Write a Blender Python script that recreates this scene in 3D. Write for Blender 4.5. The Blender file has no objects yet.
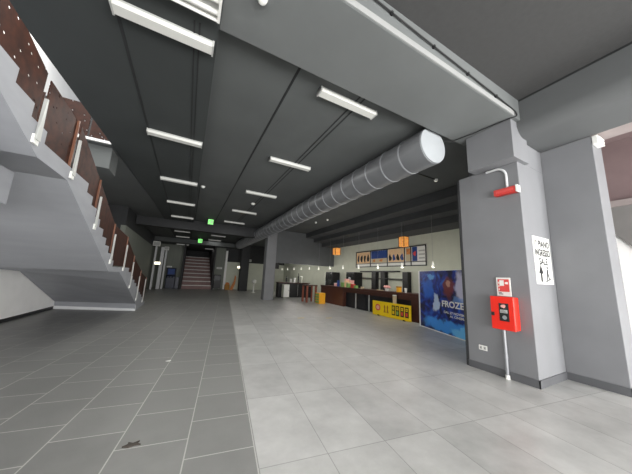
import bpy, bmesh, math, random
from mathutils import Vector, Matrix
random.seed(7)
sc = bpy.context.scene
COL = sc.collection
PI = math.pi

# ------------------------------------------------------------------ camera
PITCH, ROLL, YAW, F = .166877, .0438679, .4802145, 240.97
H = 1.6
f = Vector((math.sin(YAW)*math.cos(PITCH), math.cos(YAW)*math.cos(PITCH), math.sin(PITCH)))
xr = Vector((math.cos(YAW), -math.sin(YAW), 0)); up = xr.cross(f)
X_ = xr*math.cos(ROLL)+up*math.sin(ROLL); U_ = -xr*math.sin(ROLL)+up*math.cos(ROLL)
cam = bpy.data.cameras.new('camera'); camo = bpy.data.objects.new('camera', cam); COL.objects.link(camo)
m = Matrix((X_, U_, -f)).transposed().to_4x4(); m.translation = Vector((0, 0, H)); camo.matrix_world = m
cam.sensor_fit = 'HORIZONTAL'; cam.sensor_width = 36; cam.lens = 36*F/632; cam.clip_start = .05; cam.clip_end = 200
sc.camera = camo

# ------------------------------------------------------------------ materials
def nt(name):
    ma = bpy.data.materials.new(name); ma.use_nodes = True
    n = ma.node_tree; return ma, n, n.nodes['Principled BSDF']
def srgb(r, g, b):
    return tuple(((c/255)/12.92 if c/255 <= .04045 else ((c/255+.055)/1.055)**2.4) for c in (r, g, b))+(1,)
def mat(name, col, rough=.6, var=.12, scale=3.0, metal=0, emit=0, bump=0, spec=.5, stretch=None):
    ma, n, p = nt(name); c = srgb(*col)
    tc = n.nodes.new('ShaderNodeTexCoord'); no = n.nodes.new('ShaderNodeTexNoise')
    no.inputs['Scale'].default_value = scale; no.inputs['Detail'].default_value = 5
    if stretch:
        mp = n.nodes.new('ShaderNodeMapping'); mp.inputs['Scale'].default_value = stretch
        n.links.new(tc.outputs['Object'], mp.inputs[0]); n.links.new(mp.outputs[0], no.inputs['Vector'])
    else: n.links.new(tc.outputs['Object'], no.inputs['Vector'])
    rp = n.nodes.new('ShaderNodeValToRGB')
    rp.color_ramp.elements[0].position = .3; rp.color_ramp.elements[1].position = .7
    rp.color_ramp.elements[0].color = tuple(x*(1-var) for x in c[:3])+(1,)
    rp.color_ramp.elements[1].color = tuple(min(1, x*(1+var)) for x in c[:3])+(1,)
    n.links.new(no.outputs['Fac'], rp.inputs[0]); n.links.new(rp.outputs[0], p.inputs['Base Color'])
    p.inputs['Roughness'].default_value = rough; p.inputs['Metallic'].default_value = metal
    p.inputs['Specular IOR Level'].default_value = spec
    if emit:
        n.links.new(rp.outputs[0], p.inputs['Emission Color']); p.inputs['Emission Strength'].default_value = emit
    if bump:
        b = n.nodes.new('ShaderNodeBump'); b.inputs['Strength'].default_value = bump; b.inputs['Distance'].default_value = .01
        n2 = n.nodes.new('ShaderNodeTexNoise'); n2.inputs['Scale'].default_value = scale*25
        n.links.new(tc.outputs['Object'], n2.inputs['Vector'])
        n.links.new(n2.outputs['Fac'], b.inputs['Height']); n.links.new(b.outputs[0], p.inputs['Normal'])
    return ma

YF = .129163; CF, SF = math.cos(YF), math.sin(YF)
def tile_mat(name, col, grout, pv, pw, v0, w0, offset, g, var, rough, cloud, grout_mix=1.0, cloud_gain=3.2):
    """tiles along an axis turned 7.4 degrees from the hall"""
    ma, n, p = nt(name); N = n.nodes; L = n.links
    tc = N.new('ShaderNodeTexCoord'); sp = N.new('ShaderNodeSeparateXYZ'); L.new(tc.outputs['Object'], sp.inputs[0])
    def M(op, a, b=None, c=None):
        k = N.new('ShaderNodeMath'); k.operation = op
        for i, q in enumerate((a, b, c)):
            if q is None: continue
            if isinstance(q, (int, float)): k.inputs[i].default_value = q
            else: L.new(q, k.inputs[i])
        return k.outputs[0]
    x, y = sp.outputs[0], sp.outputs[1]
    v = M('SUBTRACT', M('MULTIPLY', x, CF), M('MULTIPLY', y, SF)); w = M('ADD', M('MULTIPLY', x, SF), M('MULTIPLY', y, CF))
    vs = M('DIVIDE', M('SUBTRACT', v, v0), pv); vi = M('FLOOR', vs); vf = M('SUBTRACT', vs, vi)
    ws = M('ADD', M('DIVIDE', M('SUBTRACT', w, w0), pw), M('MULTIPLY', vi, offset)); wi = M('FLOOR', ws); wf = M('SUBTRACT', ws, wi)
    dv = M('MULTIPLY', M('MINIMUM', vf, M('SUBTRACT', 1, vf)), pv); dw = M('MULTIPLY', M('MINIMUM', wf, M('SUBTRACT', 1, wf)), pw)
    gm = M('LESS_THAN', M('MINIMUM', dv, dw), g)
    cb = N.new('ShaderNodeCombineXYZ'); L.new(vi, cb.inputs[0]); L.new(wi, cb.inputs[1])
    wn = N.new('ShaderNodeTexWhiteNoise'); wn.noise_dimensions = '2D'; L.new(cb.outputs[0], wn.inputs['Vector'])
    no = N.new('ShaderNodeTexNoise'); no.inputs['Scale'].default_value = cloud; no.inputs['Detail'].default_value = 7; no.inputs['Roughness'].default_value = .62
    L.new(tc.outputs['Object'], no.inputs['Vector'])
    fac = M('ADD', M('MULTIPLY', M('SUBTRACT', wn.outputs['Value'], .5), var), M('MULTIPLY', M('SUBTRACT', no.outputs['Fac'], .5), var*cloud_gain))
    mul = M('ADD', fac, 1.0)
    vm = N.new('ShaderNodeVectorMath'); vm.operation = 'SCALE'; vm.inputs[0].default_value = srgb(*col)[:3]; L.new(mul, vm.inputs['Scale'])
    mx = N.new('ShaderNodeMix'); mx.data_type = 'RGBA'; L.new(M('MULTIPLY', gm, grout_mix), mx.inputs[0]); L.new(vm.outputs[0], mx.inputs[6]); mx.inputs[7].default_value = srgb(*grout)
    L.new(mx.outputs[2], p.inputs['Base Color'])
    rr = M('ADD', M('MULTIPLY', gm, .3), M('ADD', rough, M('MULTIPLY', M('SUBTRACT', no.outputs['Fac'], .5), .25))); L.new(rr, p.inputs['Roughness'])
    return ma

M = {}
M['tile_dark'] = tile_mat('dark_slate_tile', (122, 122, 120), (176, 175, 170), .597, .578, .42, 2.311, .5, .0055, .13, .42, 3.0)
M['tile_light'] = tile_mat('pale_concrete_tile', (177, 177, 175), (104, 104, 102), .628, 1.21, .43, 2.31, 0, .004, .17, .36, 2.2, .5, 5.0)
M['white_wall'] = mat('white_plaster', (246, 245, 243), .8, .03)
M['bar_wall'] = mat('pale_grey_plaster', (200, 203, 188), .8, .04)
M['grey_paint'] = mat('grey_wall_paint', (118, 119, 122), .62, .06, 1.5, bump=.05)
M['stair_paint'] = mat('grey_concrete_paint', (144, 146, 151), .65, .07, 2.0, bump=.06, stretch=(.4, 1, 3))
M['pale_paint'] = mat('pale_grey_paint', (205, 206, 208), .6, .05, 1.5)
M['dark_beam'] = mat('dark_grey_wall_paint', (84, 86, 88), .65, .06)
M['lintel_paint'] = mat('lintel_grey_paint', (90, 92, 93), .7, .06, 1.2)
M['trim_paint'] = mat('grey_trim_paint', (150, 151, 150), .6, .04)
M['ceil_bar'] = mat('dark_bar_ceiling_paint', (74, 76, 78), .85, .06)
M['beam_paint'] = mat('beam_grey_paint', (103, 106, 106), .7, .06, 1.2)
M['ceil'] = mat('dark_ceiling_paint', (55, 59, 59), .8, .08, .9)
M['ceil_right'] = mat('charcoal_ceiling_paint', (86, 89, 89), .8, .08, .9)
M['ceil_near'] = mat('rough_grey_ceiling', (63, 63, 63), .9, .06, 14, bump=.25)
M['dark_groove_and_shadow'] = mat('dark_joint_and_shadow', (34, 36, 37), .8)
M['base_dark'] = mat('dark_grey_baseboard', (84, 85, 88), .45, .05)
M['black'] = mat('black_paint', (26, 26, 28), .5)
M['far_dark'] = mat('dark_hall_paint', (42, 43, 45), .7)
M['far_wall'] = mat('grey_green_panel', (120, 124, 116), .7, .08, 2, stretch=(6, 6, .2))
M['lamp_white'] = mat('lamp_diffuser', (204, 204, 199), .5, .02, emit=.08)
M['lamp_body'] = mat('lamp_housing', (176, 177, 174), .45, .04)
M['green_lit'] = mat('green_exit_panel', (120, 235, 110), .5, .1, emit=.9)
M['warm_lit'] = mat('warm_lamp_glow', (255, 244, 214), .5, .03, emit=1.6)
M['pend_lit'] = mat('pendant_glass_glow', (245, 242, 232), .4, .03, emit=.35)
M['orange_lit'] = mat('orange_lantern_glow', (236, 150, 74), .6, .4, 14, emit=.45)
M['plastic'] = mat('white_plastic', (228, 228, 224), .4, .02)
M['duct'] = mat('painted_duct_metal', (108, 110, 113), .42, .05, 2, metal=.15)
M['duct_cap'] = mat('duct_cap_metal', (160, 164, 167), .5, .05, 2)
M['seam'] = mat('duct_band_metal', (150, 152, 156), .38, .05, 2, metal=.2)
M['red'] = mat('red_enamel', (226, 40, 24), .38, .05)
M['red_dark'] = mat('red_plastic', (196, 44, 36), .4, .05)
M['steel'] = mat('galvanised_pipe', (150, 152, 156), .4, .08, 8, metal=.3)
M['cable'] = mat('black_cable', (30, 30, 31), .5)
M['glass'] = mat('dark_cabinet_glass', (40, 42, 42), .15, .2, 9)
M['wood'] = mat('dark_stained_wood', (72, 42, 34), .4, .25, 6, stretch=(8, .6, 8))
M['wood_red'] = mat('reddish_wood', (90, 52, 40), .45, .2, 6, stretch=(8, 8, .6))
M['wood_leg'] = mat('reddish_leg_wood', (126, 66, 48), .45, .2, 6, stretch=(8, 8, .6))
M['navy'] = mat('blue_black_panel', (30, 33, 38), .4, .2, 3)
M['yellow'] = mat('yellow_sign_board', (240, 205, 12), .5, .03)
M['ochre'] = mat('orange_yellow_laminate', (246, 176, 40), .45, .06)
M['green'] = mat('green_card', (130, 172, 98), .6, .1)
M['pink'] = mat('pink_card', (226, 166, 160), .6, .15, 20)
M['peach'] = mat('peach_card', (226, 190, 148), .6, .12, 20)
M['beige'] = mat('beige_card', (196, 180, 150), .7, .08)
M['brown'] = mat('brown_print', (168, 116, 30), .6)
M['ink'] = mat('black_print', (18, 17, 18), .6)
M['redprint'] = mat('red_print', (212, 70, 66), .5)
M['blue'] = mat('blue_print', (34, 66, 132), .5, .15, 4)
M['machine'] = mat('dark_blue_casing', (40, 46, 66), .4, .3, 5)
M['mauve'] = mat('mauve_plaster', (122, 104, 104), .8, .06)
M['mauve_light'] = mat('pale_mauve_plaster', (150, 140, 138), .8, .06)
M['soffit_grey'] = mat('stair_soffit_grey', (118, 116, 114), .8, .06)
M['leaf'] = mat('dry_leaf', (62, 56, 50), .8, .2)
M['step_red'] = mat('red_brown_step', (112, 78, 74), .5, .15, 3)
M['nosing'] = mat('pale_step_nosing', (196, 190, 186), .45, .06)
M['orange'] = mat('orange_print', (206, 130, 70), .6, .25, 9)

def corten():
    ma, n, p = nt('perforated_rust_brown_steel'); N = n.nodes; L = n.links
    tc = N.new('ShaderNodeTexCoord'); no = N.new('ShaderNodeTexNoise'); no.inputs['Scale'].default_value = 9; no.inputs['Detail'].default_value = 8
    L.new(tc.outputs['Object'], no.inputs['Vector'])
    rp = N.new('ShaderNodeValToRGB'); rp.color_ramp.elements[0].position = .3; rp.color_ramp.elements[1].position = .75
    rp.color_ramp.elements[0].color = srgb(38, 21, 16); rp.color_ramp.elements[1].color = srgb(70, 39, 28)
    L.new(no.outputs['Fac'], rp.inputs[0]); L.new(rp.outputs[0], p.inputs['Base Color']); p.inputs['Roughness'].default_value = .6; p.inputs['Specular IOR Level'].default_value = .2
    # round holes punched through the sheet
    sx = N.new('ShaderNodeSeparateXYZ'); L.new(tc.outputs['Object'], sx.inputs[0])
    ad = N.new('ShaderNodeMath'); ad.operation = 'ADD'; L.new(sx.outputs[0], ad.inputs[0]); L.new(sx.outputs[1], ad.inputs[1])
    cb = N.new('ShaderNodeCombineXYZ'); L.new(ad.outputs[0], cb.inputs[0]); L.new(sx.outputs[2], cb.inputs[1])
    vo = N.new('ShaderNodeTexVoronoi'); vo.voronoi_dimensions = '2D'; vo.inputs['Scale'].default_value = 5.5; vo.inputs['Randomness'].default_value = .8
    L.new(cb.outputs[0], vo.inputs['Vector'])
    lt = N.new('ShaderNodeMath'); lt.operation = 'LESS_THAN'; lt.inputs[1].default_value = .085; L.new(vo.outputs['Distance'], lt.inputs[0])
    tr = N.new('ShaderNodeBsdfTransparent'); ms = N.new('ShaderNodeMixShader'); out = N['Material Output']
    L.new(lt.outputs[0], ms.inputs[0]); L.new(p.outputs[0], ms.inputs[1]); L.new(tr.outputs[0], ms.inputs[2]); L.new(ms.outputs[0], out.inputs[0])
    return ma
M['corten'] = corten()
M['corten_edge'] = mat('copper_brown_steel', (112, 74, 56), .5, .15, 8)
def poster_mat():
    """plain deep-blue print with soft cloudy patches (u along the board, v up)"""
    ma, n, p = nt('deep_blue_swirl_print'); N = n.nodes; L = n.links
    tc = N.new('ShaderNodeTexCoord')
    def Mt(op, a, b=None):
        k = N.new('ShaderNodeMath'); k.operation = op
        for i, q in enumerate((a, b)):
            if q is None: continue
            if isinstance(q, (int, float)): k.inputs[i].default_value = q
            else: L.new(q, k.inputs[i])
        return k.outputs[0]
    no = N.new('ShaderNodeTexNoise'); no.inputs['Scale'].default_value = 2.1; no.inputs['Detail'].default_value = 6; no.inputs['Distortion'].default_value = 1.6
    L.new(tc.outputs['Object'], no.inputs['Vector'])
    n2 = N.new('ShaderNodeTexNoise'); n2.inputs['Scale'].default_value = 3.0; n2.inputs['Detail'].default_value = 4; L.new(tc.outputs['Object'], n2.inputs['Vector'])
    sp = N.new('ShaderNodeSeparateXYZ'); L.new(tc.outputs['Object'], sp.inputs[0]); sc3 = N.new('ShaderNodeSeparateXYZ'); L.new(n2.outputs['Color'], sc3.inputs[0])
    u = Mt('ADD', Mt('ADD', Mt('MULTIPLY', sp.outputs[0], -.3084), Mt('MULTIPLY', sp.outputs[1], -.9512)), 1.5)
    u = Mt('ADD', u, Mt('MULTIPLY', Mt('SUBTRACT', sc3.outputs[0], .5), .5)); v = Mt('ADD', sp.outputs[2], Mt('MULTIPLY', Mt('SUBTRACT', sc3.outputs[1], .5), .5))
    rp = N.new('ShaderNodeValToRGB'); e = rp.color_ramp.elements
    e[0].position = .40; e[0].color = srgb(14, 18, 56); e[1].position = .78; e[1].color = srgb(50, 134, 236)
    k = e.new(.55); k.color = srgb(28, 54, 150)
    L.new(no.outputs['Fac'], rp.inputs[0]); col = rp.outputs[0]
    for cu, cv, ru, rv, c, st_ in ((1.5, .25, 1.3, .22, (64, 150, 232), .9), (.6, 1.35, .36, .40, (44, 110, 214), .75), (.75, 1.78, .2, .12, (110, 180, 240), .8), (1.0, .92, .16, .34, (196, 214, 238), .9),
                              (2.1, .18, .5, .16, (120, 200, 246), .8), (1.62, 1.5, .30, .36, (118, 52, 48), .95), (1.66, 1.58, .13, .16, (206, 160, 140), .8), (2.2, 1.5, .34, .50, (206, 204, 226), .95), (2.2, 1.08, .5, .12, (120, 160, 220), .6)):
        d = Mt('ADD', Mt('POWER', Mt('DIVIDE', Mt('SUBTRACT', u, cu), ru), 2.0), Mt('POWER', Mt('DIVIDE', Mt('SUBTRACT', v, cv), rv), 2.0))
        f_ = N.new('ShaderNodeMapRange'); f_.interpolation_type = 'SMOOTHSTEP'; f_.inputs[1].default_value = .45; f_.inputs[2].default_value = 1.15; f_.inputs[3].default_value = st_; f_.inputs[4].default_value = 0
        L.new(d, f_.inputs[0])
        mx = N.new('ShaderNodeMix'); mx.data_type = 'RGBA'; L.new(f_.outputs[0], mx.inputs[0]); L.new(col, mx.inputs[6]); mx.inputs[7].default_value = srgb(*c); col = mx.outputs[2]
    L.new(col, p.inputs['Base Color']); p.inputs['Roughness'].default_value = .35
    return ma
M['poster'] = poster_mat()
M['poster_pale'] = mat('pale_lilac_print', (206, 204, 222), .5, .2, 4)
M['poster_auburn'] = mat('auburn_print', (122, 58, 50), .5, .3, 5)
M['poster_ice'] = mat('ice_blue_print', (86, 160, 220), .5, .4, 4)

# ------------------------------------------------------------------ mesh helpers
class MB:
    def __init__(s): s.bm = bmesh.new()
    def box(s, x0, x1, y0, y1, z0, z1):
        vs = [s.bm.verts.new((x, y, z)) for z in (z0, z1) for x, y in ((x0, y0), (x1, y0), (x1, y1), (x0, y1))]
        for q in ((3, 2, 1, 0), (4, 5, 6, 7), (0, 1, 5, 4), (1, 2, 6, 5), (2, 3, 7, 6), (3, 0, 4, 7)): s.bm.faces.new([vs[i] for i in q])
        return s
    def prism(s, pts, vec):
        """closed polygon pts (3-D) swept by vec"""
        v = Vector(vec); a = [s.bm.verts.new(p) for p in pts]; b = [s.bm.verts.new(Vector(p)+v) for p in pts]; n = len(pts)
        s.bm.faces.new(a[::-1]); s.bm.faces.new(b)
        for i in range(n): s.bm.faces.new([a[i], a[(i+1) % n], b[(i+1) % n], b[i]])
        return s
    def tube(s, pts, r, seg=10, cap=True):
        pts = [Vector(p) for p in pts]; rs = r if isinstance(r, (list, tuple)) else [r]*len(pts); rings = []; ref = None
        for i, p in enumerate(pts):
            d = (pts[min(i+1, len(pts)-1)]-pts[max(i-1, 0)]).normalized()
            if ref is None: ref = d.orthogonal().normalized()
            u = (ref-d*ref.dot(d)).normalized(); ref = u; w = d.cross(u)
            rings.append([s.bm.verts.new(p+(u*math.cos(2*PI*k/seg)+w*math.sin(2*PI*k/seg))*rs[i]) for k in range(seg)])
        for a, b in zip(rings, rings[1:]):
            for k in range(seg): s.bm.faces.new([a[k], a[(k+1) % seg], b[(k+1) % seg], b[k]])
        if cap: s.bm.faces.new(rings[0][::-1]); s.bm.faces.new(rings[-1])
        return s
    def loft(s, p, q):
        a = [s.bm.verts.new(v) for v in p]; b = [s.bm.verts.new(v) for v in q]; n = len(p)
        s.bm.faces.new(a[::-1]); s.bm.faces.new(b)
        for i in range(n): s.bm.faces.new([a[i], a[(i+1) % n], b[(i+1) % n], b[i]])
        return s
    def lathe(s, c, prof, seg=16):
        """prof = [(r, z)] about a vertical axis at c"""
        c = Vector(c); rings = []
        for r, z in prof: rings.append([s.bm.verts.new(c+Vector((r*math.cos(2*PI*k/seg), r*math.sin(2*PI*k/seg), z))) for k in range(seg)])
        for a, b in zip(rings, rings[1:]):
            for k in range(seg): s.bm.faces.new([a[k], a[(k+1) % seg], b[(k+1) % seg], b[k]])
        s.bm.faces.new(rings[0][::-1]); s.bm.faces.new(rings[-1]); return s
    def build(s, name, m, parent=None, bevel=0, smooth=False):
        bmesh.ops.recalc_face_normals(s.bm, faces=s.bm.faces)
        o = Vector((0, 0, 0))
        if parent is not None:
            q = parent
            while q is not None: o = o+Vector(q.location); q = q.parent
        else:
            vs = [v.co for v in s.bm.verts]
            o = Vector([(min(v[i] for v in vs)+max(v[i] for v in vs))/2 for i in range(2)]+[min(v[2] for v in vs)])
            if KEEP[0]: o = Vector((0, 0, 0))
        for v in s.bm.verts: v.co -= o
        me = bpy.data.meshes.new(name); s.bm.to_mesh(me); s.bm.free()
        if smooth:
            for pl in me.polygons: pl.use_smooth = True
        me.materials.append(m); ob = bpy.data.objects.new(name, me); COL.objects.link(ob)
        if parent is not None: ob.parent = parent
        else: ob.location = o
        if bevel:
            b = ob.modifiers.new('edge', 'BEVEL'); b.width = bevel; b.segments = 2; b.limit_method = 'ANGLE'; b.angle_limit = .7
        if smooth and not bevel:
            b = ob.modifiers.new('edge', 'EDGE_SPLIT'); b.split_angle = .7
        return ob
KEEP = [False]
def box(name, m, x0, x1, y0, y1, z0, z1, parent=None, bevel=0): return MB().box(x0, x1, y0, y1, z0, z1).build(name, m, parent, bevel)
def tag(o, label, cat, group=None):
    o['label'] = label; o['category'] = cat
    if group: o['group'] = group
    return o
def thing(name, loc, label, cat, group=None):
    o = bpy.data.objects.new(name, None); o.empty_display_size = .1; o.location = loc; COL.objects.link(o); return tag(o, label, cat, group)
def struct(o, label=None, cat=None):
    o['kind'] = 'structure'
    if label: o['label'] = label
    if cat: o['category'] = cat
    return o
def text(name, s, m, parent, org, ud, vd, width=None, height=None, depth=.004):
    """flat lettering: org = lower left corner in world, ud / vd = reading and up direction"""
    cu = bpy.data.curves.new(name, 'FONT'); cu.body = s; cu.extrude = 0; cu.offset = .03; tmp = bpy.data.objects.new('tmp', cu); COL.objects.link(tmp)
    bpy.context.view_layer.update(); dg = bpy.context.evaluated_depsgraph_get()
    me = bpy.data.meshes.new_from_object(tmp.evaluated_get(dg)); bpy.data.objects.remove(tmp); bpy.data.curves.remove(cu)
    xs = [v.co.x for v in me.vertices]; ys = [v.co.y for v in me.vertices]
    x0, y0, w, h = min(xs), min(ys), max(xs)-min(xs), max(ys)-min(ys)
    sy = height/h; sx = width/w if width else sy
    ud, vd = Vector(ud).normalized(), Vector(vd).normalized(); nd = ud.cross(vd)
    o = Vector((0, 0, 0)); q = parent
    while q is not None: o = o+Vector(q.location); q = q.parent
    for v in me.vertices: v.co = Vector(org)+ud*((v.co.x-x0)*sx)+vd*((v.co.y-y0)*sy)-o
    me.materials.append(m); ob = bpy.data.objects.new(name, me); COL.objects.link(ob); ob.parent = parent; return ob
def planar(name, m, parent, org, ud, vd, pts, thick=.004):
    """polygon given in (u, v) on a plane, thickened towards the viewer side"""
    ud, vd = Vector(ud).normalized(), Vector(vd).normalized(); nd = ud.cross(vd)
    return MB().prism([Vector(org)+ud*a+vd*b for a, b in pts], nd*thick).build(name, m, parent)
def rect(a, b, c, d): return [(a, c), (b, c), (b, d), (a, d)]
def disc(cx, cy, rx, ry=None, n=20, a0=0, a1=2*PI):
    ry = ry or rx; return [(cx+rx*math.cos(a0+(a1-a0)*k/n), cy+ry*math.sin(a0+(a1-a0)*k/n)) for k in range(n)]
def blob(cx, cy, rx, ry, wob, n=28, sd=1):
    r = random.Random(sd); ph = [r.uniform(0, 6) for _ in range(3)]
    return [(cx+rx*(1+wob*math.sin(2*t+ph[0])+wob*.6*math.sin(3*t+ph[1])+wob*.4*math.sin(5*t+ph[2]))*math.cos(t), cy+ry*(1+wob*math.sin(3*t+ph[1])+wob*.5*math.sin(4*t+ph[2]))*math.sin(t)) for t in [2*PI*k/n for k in range(n)]]

# ------------------------------------------------------------------ the setting
def bx(y): return (.43+y*SF)/CF          # border between the dark and the pale floor
KEEP[0] = True
struct(MB().prism([(-4.55, -6, 0), (bx(-6), -6, 0), (bx(34), 34, 0), (-4.55, 34, 0)], (0, 0, -.12)).build('floor', M['tile_dark']), 'dark grey slate tile floor of the hall', 'floor')
struct(MB().prism([(bx(-6), -6, 0), (13, -6, 0), (13, 34, 0), (bx(34), 34, 0)], (0, 0, -.12)).build('floor', M['tile_light']), 'pale grey concrete tile floor towards the bar', 'floor')
KEEP[0] = False
# left wall
struct(box('wall_left', M['white_wall'], -4.55, -4.35, -6, 16.5, 0, 8.6))
struct(box('baseboard_left', M['black'], -4.35, -4.33, -6, 13.0, 0, .10))
# ceilings
KEEP[0] = True
struct(MB().prism([(-1.35, -6, 4.65), (0, -6, 4.65), (0, 26, 4.65), (-1.3, 26, 4.65), (-1.67, 13, 4.65), (-2.30, 2.95, 4.65), (-1.35, 2.95, 4.65)], (0, 0, .4)).build('ceiling_left', M['ceil']), 'dark grey ceiling slab over the left half of the hall', 'ceiling')
struct(MB().prism([(-4.35, 7.45, 4.665), (-2.055, 7.45, 4.665), (-1.69, 13, 4.665), (-1.32, 26, 4.665), (-4.35, 26, 4.665)], (0, 0, .07)).build('ceiling_upper', M['ceil_right']), 'underside of the upper floor beyond the stairwell', 'ceiling')
KEEP[0] = False
struct(box('ceiling_right', M['ceil_right'], 0, 7.6, 2.9, 34, 4.8, 5.05))
struct(box('ceiling_near', M['ceil_near'], 0.0, 6.7, -6, 1.9, 5.06, 5.3))
struct(box('ceiling_bar', M['ceil_bar'], 7.5, 8.25, 3.1, 34, 4.47, 5.05))
struct(box('ceiling_bar', M['ceil_bar'], 8.15, 8.95, 3.1, 34, 4.2, 5.05))
struct(box('ceiling_bar', M['ceil_bar'], 8.85, 10.2, 3.1, 34, 3.92, 5.05))
struct(box('trim_2', M['white_wall'], -4.35, -2.06, 7.41, 7.45, 4.685, 4.74), 'white edge strip of the upper floor', 'trim')
# beams
struct(box('beam', M['beam_paint'], 0, 5.16, 1.87, 2.92, 4.65, 5.3, bevel=.012), 'wide grey ceiling beam crossing overhead to the column', 'beam')
struct(box('trim_1', M['trim_paint'], .0, 4.9, 1.855, 1.87, 4.655, 4.745, bevel=.004), 'pale strip along the lower edge of the beam', 'trim')
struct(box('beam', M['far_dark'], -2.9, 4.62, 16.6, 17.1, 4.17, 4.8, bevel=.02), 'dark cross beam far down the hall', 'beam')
struct(box('beam', M['dark_beam'], 5.3, 10.0, 16.0, 16.5, 2.5, 4.79), 'grey downstand beam above the end of the bar', 'beam')
struct(box('beam', M['ceil_right'], -4.35, -2.06, 7.6, 8.2, 4.1, 4.66, bevel=.01), 'grey beam under the upper floor beside the stairs', 'beam')
lp = [(5.15, 5.2)]+[(5.37-.22*math.cos(PI/2*k/8), 4.60-.22*math.sin(PI/2*k/8)) for k in range(9)]+[(6.25, 4.38), (6.25, 5.2)]
struct(MB().prism([(x, -6, z) for x, z in lp], (0, 7.99, 0)).build('lintel', M['lintel_paint'], smooth=True), 'grey round-edged lintel over the piers on the right', 'lintel')
struct(box('trim_12', M['dark_groove_and_shadow'], 5.14, 5.15, -6, 1.86, 5.03, 5.06), 'thin dark joint between the near ceiling and the lintel', 'trim')
struct(box('lintel', M['mauve_light'], 6.27, 6.68, -6, 1.99, 4.40, 5.1, bevel=.01), 'pale lintel strip behind the grey lintel', 'lintel')
# columns and piers on the right
struct(MB().box(5.2, 6.6, 2.0, 3.1, 0, 3.92).box(5.5, 6.6, 2.0, 3.05, 3.92, 4.8).build('column', M['grey_paint'], bevel=.008), 'broad grey column carrying the red fire hose cabinet', 'column')
struct(box('corbel', M['grey_paint'], 4.93, 5.5, 1.93, 2.74, 3.9, 4.65, bevel=.006), 'grey block under the end of the beam', 'column')
struct(box('column', M['grey_paint'], 6.25, 6.76, 1.27, 2.0, 0, 4.38, bevel=.008), 'grey pier to the right of the arrow notice', 'column')
struct(box('column', M['far_dark'], 5.2, 5.27, 3.1, 3.16, 0, 3.9, bevel=.01), 'dark pipe casing on the far edge of the column', 'column')
b = MB().box(5.185, 5.2, 1.985, 3.1, 0, .125).box(5.185, 6.25, 1.985, 2.0, 0, .125).box(6.235, 6.25, 1.255, 1.985, 0, .125).box(6.235, 6.76, 1.255, 1.27, 0, .125)
struct(b.build('baseboard_right', M['base_dark']))
struct(box('pillar', M['grey_paint'], 4.62, 5.3, 16.0, 16.6, 0, 4.8, bevel=.02), 'grey pillar under the far part of the air duct', 'pillar')
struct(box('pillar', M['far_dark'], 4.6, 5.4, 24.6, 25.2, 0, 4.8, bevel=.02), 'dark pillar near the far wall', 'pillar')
# bar wall, far walls
struct(box('wall_right', M['bar_wall'], 10.0, 10.2, 3.1, 34, 0, 4.2))
struct(box('wall_bar', M['grey_paint'], 6.6, 10.0, 3.0, 3.1, 0, 4.8), 'grey partition behind the column', 'wall')
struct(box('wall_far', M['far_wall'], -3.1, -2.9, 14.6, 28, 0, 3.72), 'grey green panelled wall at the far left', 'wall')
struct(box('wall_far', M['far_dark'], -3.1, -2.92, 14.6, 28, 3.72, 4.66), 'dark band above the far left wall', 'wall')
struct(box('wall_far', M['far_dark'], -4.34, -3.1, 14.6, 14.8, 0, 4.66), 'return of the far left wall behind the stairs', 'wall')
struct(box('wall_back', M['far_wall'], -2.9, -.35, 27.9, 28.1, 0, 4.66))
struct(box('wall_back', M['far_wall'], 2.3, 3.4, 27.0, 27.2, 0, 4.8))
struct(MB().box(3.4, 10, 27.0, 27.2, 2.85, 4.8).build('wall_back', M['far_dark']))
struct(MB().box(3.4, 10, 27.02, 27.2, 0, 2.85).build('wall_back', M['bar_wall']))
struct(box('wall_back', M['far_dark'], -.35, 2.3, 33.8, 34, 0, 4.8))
struct(box('trim_3', M['white_wall'], 3.42, 3.62, 26.9, 27.0, 0, 4.0), 'tall white post at the edge of the far wall', 'trim')
struct(box('ceiling_far', M['ceil_right'], -2.9, 4.6, 25.5, 34, 4.25, 4.65))
# space beyond the right hand pier
struct(box('wall_side', M['white_wall'], 8.5, 8.7, -6, 3.0, 0, 2.9), 'white wall seen past the pier on the right', 'wall')
struct(MB().prism([(8.45, 3.0, 2.95), (8.45, 1.62, 2.9), (8.45, 1.0, 2.0), (8.45, .4, 1.2), (8.45, -6, 1.2), (8.45, -6, 3.5), (8.45, 3.0, 3.5)], (.3, 0, 0)).build('wall_side', M['soffit_grey']), 'dark sloping soffit beyond the pier on the right', 'wall')
struct(box('trim_4', M['mauve_light'], 8.40, 8.7, -6, 3.0, 3.48, 3.62), 'pale ledge beyond the pier on the right', 'trim')
struct(box('wall_side', M['mauve'], 8.5, 8.7, -6, 3.0, 3.62, 5.2), 'mauve wall above the pale ledge on the right', 'wall')
struct(box('ceiling_side', M['mauve'], 6.68, 8.6, -6, 3.0, 5.05, 5.25))
# joints between the ceiling panels; one double strip draws a conduit and its shadow
for i, (x0, x1, y0, y1, z) in enumerate([(-1.125, -1.085, 3.2, 16.6, 4.65), (-.285, -.265, 2.95, 16.6, 4.65), (-.225, -.205, 2.95, 16.6, 4.65), (1.16, 1.20, 2.95, 16.6, 4.8), (2.34, 2.37, 2.95, 16.6, 4.8), (2.44, 2.47, 2.95, 16.6, 4.8), (.05, .075, 9.7, 16.6, 4.8)]):
    struct(box('trim_%d' % (i+5), M['dark_groove_and_shadow'], x0, x1, y0, y1, z-.006, z), 'thin dark line along the ceiling', 'trim')

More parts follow.
